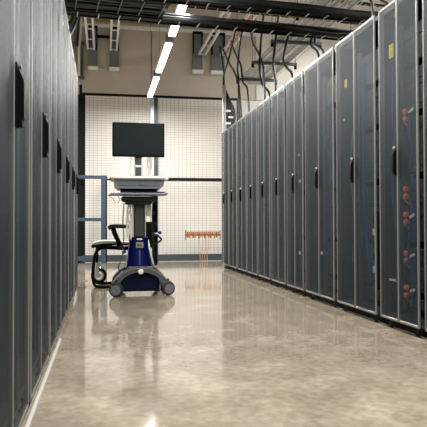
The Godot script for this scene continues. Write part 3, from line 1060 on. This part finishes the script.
	tube(st, smooth([Vector3(0.03, 0.3, 0.03), Vector3(0.06, 0.275, 0.04), Vector3(0.062, 0.25, 0.03), Vector3(0.03, 0.23, 0.02)], 4), 0.01, 7)
	obj("cable_hook", st, M.blackgloss, ps)
	var pc := thing("plug_cluster", "blue plug and black connectors hanging left of the blue tower", "plug", c + Vector3(-0.175, 0.44, 0.0))
	st = mb()
	box(st, Vector3(0.012, 0.0, 0.0), Vector3(0.045, 0.035, 0.03), 0.008, Basis(Vector3(0, 0, 1), 0.5))
	obj("blue_plug", st, M.blueplug, pc)
	st = mb()
	box(st, Vector3(-0.01, 0.04, -0.012), Vector3(0.06, 0.03, 0.03), 0.008, Basis(Vector3(0, 0, 1), -0.5))
	tube(st, smooth([Vector3(-0.01, 0.04, 0), Vector3(0.01, 0.14, 0), Vector3(0.0, 0.3, 0.0), Vector3(0.01, 0.5, 0.02)], 5), 0.006, 6)
	tube(st, smooth([Vector3(0.0, -0.01, 0), Vector3(-0.02, -0.08, 0.02), Vector3(-0.045, -0.15, 0.05), Vector3(-0.03, -0.21, 0.06)], 5), 0.006, 6)
	obj("black_lead", st, M.cable, pc)
	for i in 2:
		one_tube("thin_wire", [c + Vector3(-0.31 + 0.09 * i, 1.01, 0.05), c + Vector3(-0.27 + 0.06 * i, 0.97, 0.06), c + Vector3(-0.25 + 0.02 * i, 0.94, 0.05)], 0.003, M.cartgrey, ["thin grey wire dangling at the left end of the keyboard tray", "second thin grey wire dangling under the keyboard tray, nearer the column"][i], "wire")

func build_chair() -> void:
	var c := V(0, 0, 6.8)
	var t := thing("office_chair", "grey-seated chair with black tube frame and armrest left of the cart", "chair", c)
	var prof := [Vector2(-0.128, 0.49), Vector2(-0.118, 0.512), Vector2(-0.08, 0.528), Vector2(0.0, 0.54), Vector2(0.12, 0.535), Vector2(0.34, 0.515), Vector2(0.34, 0.495), Vector2(0.12, 0.508), Vector2(0.0, 0.508), Vector2(-0.07, 0.496)]
	var st := mb()
	prism(st, prof, Vector3(0, 0, -0.5), Vector3.RIGHT, Vector3.UP, Vector3(0, 0, 0.48))
	obj("seat_pad", st, M.pad, t)
	st = mb()
	prism(st, [Vector2(-0.138, 0.478), Vector2(-0.128, 0.495), Vector2(-0.07, 0.5), Vector2(0.0, 0.51), Vector2(0.12, 0.51), Vector2(0.34, 0.497), Vector2(0.34, 0.482), Vector2(0.12, 0.488), Vector2(0.0, 0.486), Vector2(-0.06, 0.475), Vector2(-0.11, 0.458), Vector2(-0.13, 0.462)], Vector3(0, 0, -0.51), Vector3.RIGHT, Vector3.UP, Vector3(0, 0, 0.5))
	obj("seat_shell", st, M.black, t)
	for k in 2:
		st = mb()
		var z := -0.06 - 0.46 * k
		tube(st, smooth([Vector3(0.34, 0.44, z), Vector3(0.12, 0.452, z), Vector3(0.0, 0.458, z), Vector3(-0.06, 0.435, z), Vector3(-0.1, 0.36, z), Vector3(-0.118, 0.2, z), Vector3(-0.117, 0.1, z), Vector3(-0.095, 0.04, z), Vector3(-0.05, 0.019, z), Vector3(0.12, 0.018, z), Vector3(0.42, 0.018, z)], 6), 0.017, 10)
		obj("frame_tube", st, M.black, t)
	st = mb()
	tube(st, [Vector3(0.42, 0.018, -0.06), Vector3(0.42, 0.018, -0.52)], 0.017, 10)
	obj("rear_tube", st, M.black, t)
	for k in 2:
		var z := -0.02 - 0.48 * k
		st = mb()
		tube(st, smooth([Vector3(0.05, 0.672, z), Vector3(0.075, 0.694, z), Vector3(0.13, 0.703, z), Vector3(0.22, 0.7, z), Vector3(0.3, 0.695, z)], 5), 0.024, 9)
		obj("armrest", st, M.blackgloss, t)
		st = mb()
		tube(st, smooth([Vector3(0.105, 0.69, z), Vector3(0.125, 0.62, z), Vector3(0.16, 0.54, z), Vector3(0.19, 0.46, z)], 5), 0.026, 9)
		obj("arm_post", st, M.black, t)
	# backrest turned towards the aisle, behind the column
	st = mb()
	box(st, Vector3(0.455, 0.6, -0.34), Vector3(0.36, 0.31, 0.05), 0.018, Basis(Vector3.UP, -0.5))
	obj("backrest", st, M.black, t)
	st = mb()
	tube(st, smooth([Vector3(0.3, 0.45, -0.28), Vector3(0.38, 0.44, -0.29), Vector3(0.44, 0.5, -0.32)], 4), 0.018, 8)
	obj("back_bracket", st, M.black, t)
	# swivelling wheel below the seat
	var w := Node3D.new()
	w.name = "wheel"
	t.add_child(w, true)
	w.position = Vector3(-0.065, 0.012, -0.5)
	st = mb()
	lathe(st, [Vector2(0.062, -0.018), Vector2(0.09, -0.018), Vector2(0.098, 0.0), Vector2(0.09, 0.018), Vector2(0.062, 0.018), Vector2(0.062, -0.018)], Vector3(0.01, 0.1, 0), Vector3(0.25, 0, 1), 26)
	obj("tyre", st, M.blackgloss, w)
	st = mb()
	box(st, Vector3(-0.012, 0.165, 0.03), Vector3(0.05, 0.18, 0.02), 0.008, Basis(Vector3(0, 0, 1), -0.06))
	lathe(st, [Vector2(0, 0.014), Vector2(0.026, 0.012), Vector2(0.03, -0.01)], Vector3(0.005, 0.1, 0.03), Vector3(0, 0, 1), 14)
	lathe(st, [Vector2(0.05, 0.006), Vector2(0.064, 0.0), Vector2(0.05, -0.006)], Vector3(0.01, 0.1, 0), Vector3(0.25, 0, 1), 18)
	obj("fork", st, M.pad, w)
	st = mb()
	tube(st, [Vector3(-0.012, 0.25, 0.02), Vector3(-0.012, 0.455, 0.02)], 0.016, 10)
	obj("stem", st, M.black, w)

func build_rack_contents() -> void:
	var px := RX + 0.1
	# orange connector pairs with white tags in the narrow rack (z 3.42 .. 4.02)
	var oy := [0.26, 0.495, 0.76, 0.935, 1.47]
	var ol := ["lowest", "second lowest", "middle", "second highest", "highest"]
	for i in 5:
		var t := thing("patch_connector", ol[i] + " orange patch connector pair behind the mesh door of the narrow rack", "connector", V(px, oy[i], 3.79), "orange connectors in the narrow rack")
		for k in 2:
			var st := mb()
			box(st, Vector3(0, 0.026 - 0.052 * k, 0), Vector3(0.03, 0.034, 0.036), 0.008)
			obj("plug", st, M.orange, t)
			st = mb()
			tube(st, smooth([Vector3(0, 0.026 - 0.052 * k, -0.016), Vector3(0.004, 0.022 - 0.05 * k, -0.03), Vector3(0.02, 0.0 - 0.05 * k, -0.04), Vector3(0.05, -0.03 - 0.05 * k, -0.04)], 4), 0.006, 6)
			obj("lead", st, M.orange, t)
		if i != 3:
			var st := mb()
			box(st, Vector3(-0.005, 0.014, 0.09), Vector3(0.01, 0.02, 0.06), 0.003, Basis(Vector3.RIGHT, -0.3))
			obj("white_tag", st, M.white, t)
	for i in 5:
		var z: float = [3.94, 3.93, 3.72, 3.69, 3.71][i]
		var y0: float = [0.2, 0.5, 0.15, 0.6, 1.1][i]
		var y1: float = [1.4, 2.1, 0.75, 1.05, 1.5][i]
		one_tube("blue_cable", [V(px, y1, z), V(px - 0.01, lerpf(y0, y1, 0.66), z + 0.02), V(px, lerpf(y0, y1, 0.33), z - 0.015), V(px, y0, z + 0.01)], 0.008, M.bluecab, ["longest lower blue cable beside the narrow rack's left mounting rail", "tall blue cable reaching the top of the narrow rack", "short blue cable low in the narrow rack's right leaf", "blue cable at mid height in the narrow rack's right leaf", "blue cable below the topmost orange connectors of the narrow rack"][i], "cable", "blue cables in the narrow rack")
	var tags := [[3.925, 1.95, 0.06, 0.1, "yellow", "yellow label behind the mesh at the top of the narrow rack"], [4.736, 1.905, 0.035, 0.07, "yellow", "yellow label behind the mesh near the top of the nearer wide rack"], [5.943, 1.17, 0.05, 0.03, "white", "white tag behind the mesh door at handle height, farther wide rack"], [5.971, 1.444, 0.04, 0.025, "white", "upper white tag behind the mesh, farther wide rack"], [5.954, 0.421, 0.06, 0.035, "white", "low white tag behind the mesh, left leaf of farther wide rack"], [5.32, 0.45, 0.05, 0.03, "white", "low white tag behind the mesh, right leaf of farther wide rack"], [4.783, 1.607, 0.03, 0.02, "white", "small white tag behind the mesh in the nearer wide rack"], [3.93, 0.325, 0.1, 0.018, "white", "flat white strip low behind the mesh of the narrow rack"], [4.07, 2.18, 0.04, 0.05, "teal", "small teal tag at the top left of the narrow rack's mesh"]]
	for q in tags:
		var st := mb()
		box(st, V(px - 0.03, q[1], q[0]), Vector3(0.008, q[3], q[2]), 0.003)
		tag(obj("tag_label", st, M[q[4]]), q[5], "label")
	one_tube("blue_cable", [V(px, 2.0, 4.44), V(px, 1.5, 4.45), V(px, 1.1, 4.46), V(px, 0.75, 4.43), V(px, 0.5, 4.39), V(px, 0.3, 4.32)], 0.013, M.bluecab, "long blue cable slanting at its foot in the nearer wide rack", "cable")
	var p := thing("rack_power_strip", "grey upright power strip behind the mesh of the nearer wide rack", "power strip", V(px + 0.01, 0.22, 4.262))
	var st2 := mb()
	box(st2, Vector3(0, 0.3, 0), Vector3(0.04, 0.6, 0.05), 0.006)
	obj("body", st2, M.post, p)
	for k in 6:
		st2 = mb()
		box(st2, Vector3(-0.022, 0.06 + 0.095 * k, 0), Vector3(0.008, 0.05, 0.034), 0.003)
		obj("outlet", st2, M.galv if k in [1, 4] else M.black, p)
	for i in 3:
		one_tube("blue_cable", [V(px, 1.9 - 0.1 * i, 5.28 - 0.13 * i), V(px, 1.3, 5.3 - 0.13 * i), V(px, 0.8, 5.27 - 0.13 * i), V(px, 0.4 + 0.1 * i, 5.3 - 0.13 * i)], 0.01, M.bluecab, ["farthest", "middle", "nearest"][i] + " of three faint blue cables behind the mesh of the farther wide rack", "cable", "blue cables in the farther wide rack")

func build_small() -> void:
	var fx := RX + 0.1
	var fc := [[5.75, 2.0, 1.2, "copperdark", "faint brown cable behind the upper mesh of the narrow rack next to the wide racks"], [5.83, 1.9, 0.9, "teal", "faint teal cable behind the mesh of the narrow rack next to the wide racks"], [6.02, 1.75, 0.5, "bluecab", "faint blue cable behind the left leaf of the narrow rack next to the wide racks"], [6.6, 1.9, 0.8, "bluecab", "faint blue cable behind the mesh of the sixth rack from the fence"], [4.66, 1.5, 0.4, "teal", "teal cable behind the left leaf of the nearer wide rack"], [4.58, 1.3, 0.9, "copperdark", "short brown cable near the middle of the nearer wide rack"]]
	for q in fc:
		one_tube("patch_cable", [V(fx, q[1], q[0]), V(fx - 0.01, lerpf(q[1], q[2], 0.3), q[0] + 0.025), V(fx, lerpf(q[1], q[2], 0.7), q[0] - 0.02), V(fx, q[2], q[0] + 0.015)], 0.007, M[q[3]], q[4], "cable")
	for k in 2:
		var st := mb()
		box(st, V(-0.25, 0.004, 7.85 - 0.77 * k), Vector3(0.1, 0.008, 0.06), 0.002)
		tag(obj("floor_plate", st, M.galvdark), ["farther small dark plate on the floor past the left rack row", "nearer small dark plate on the floor past the left rack row"][k], "floor plate", "small floor plates")
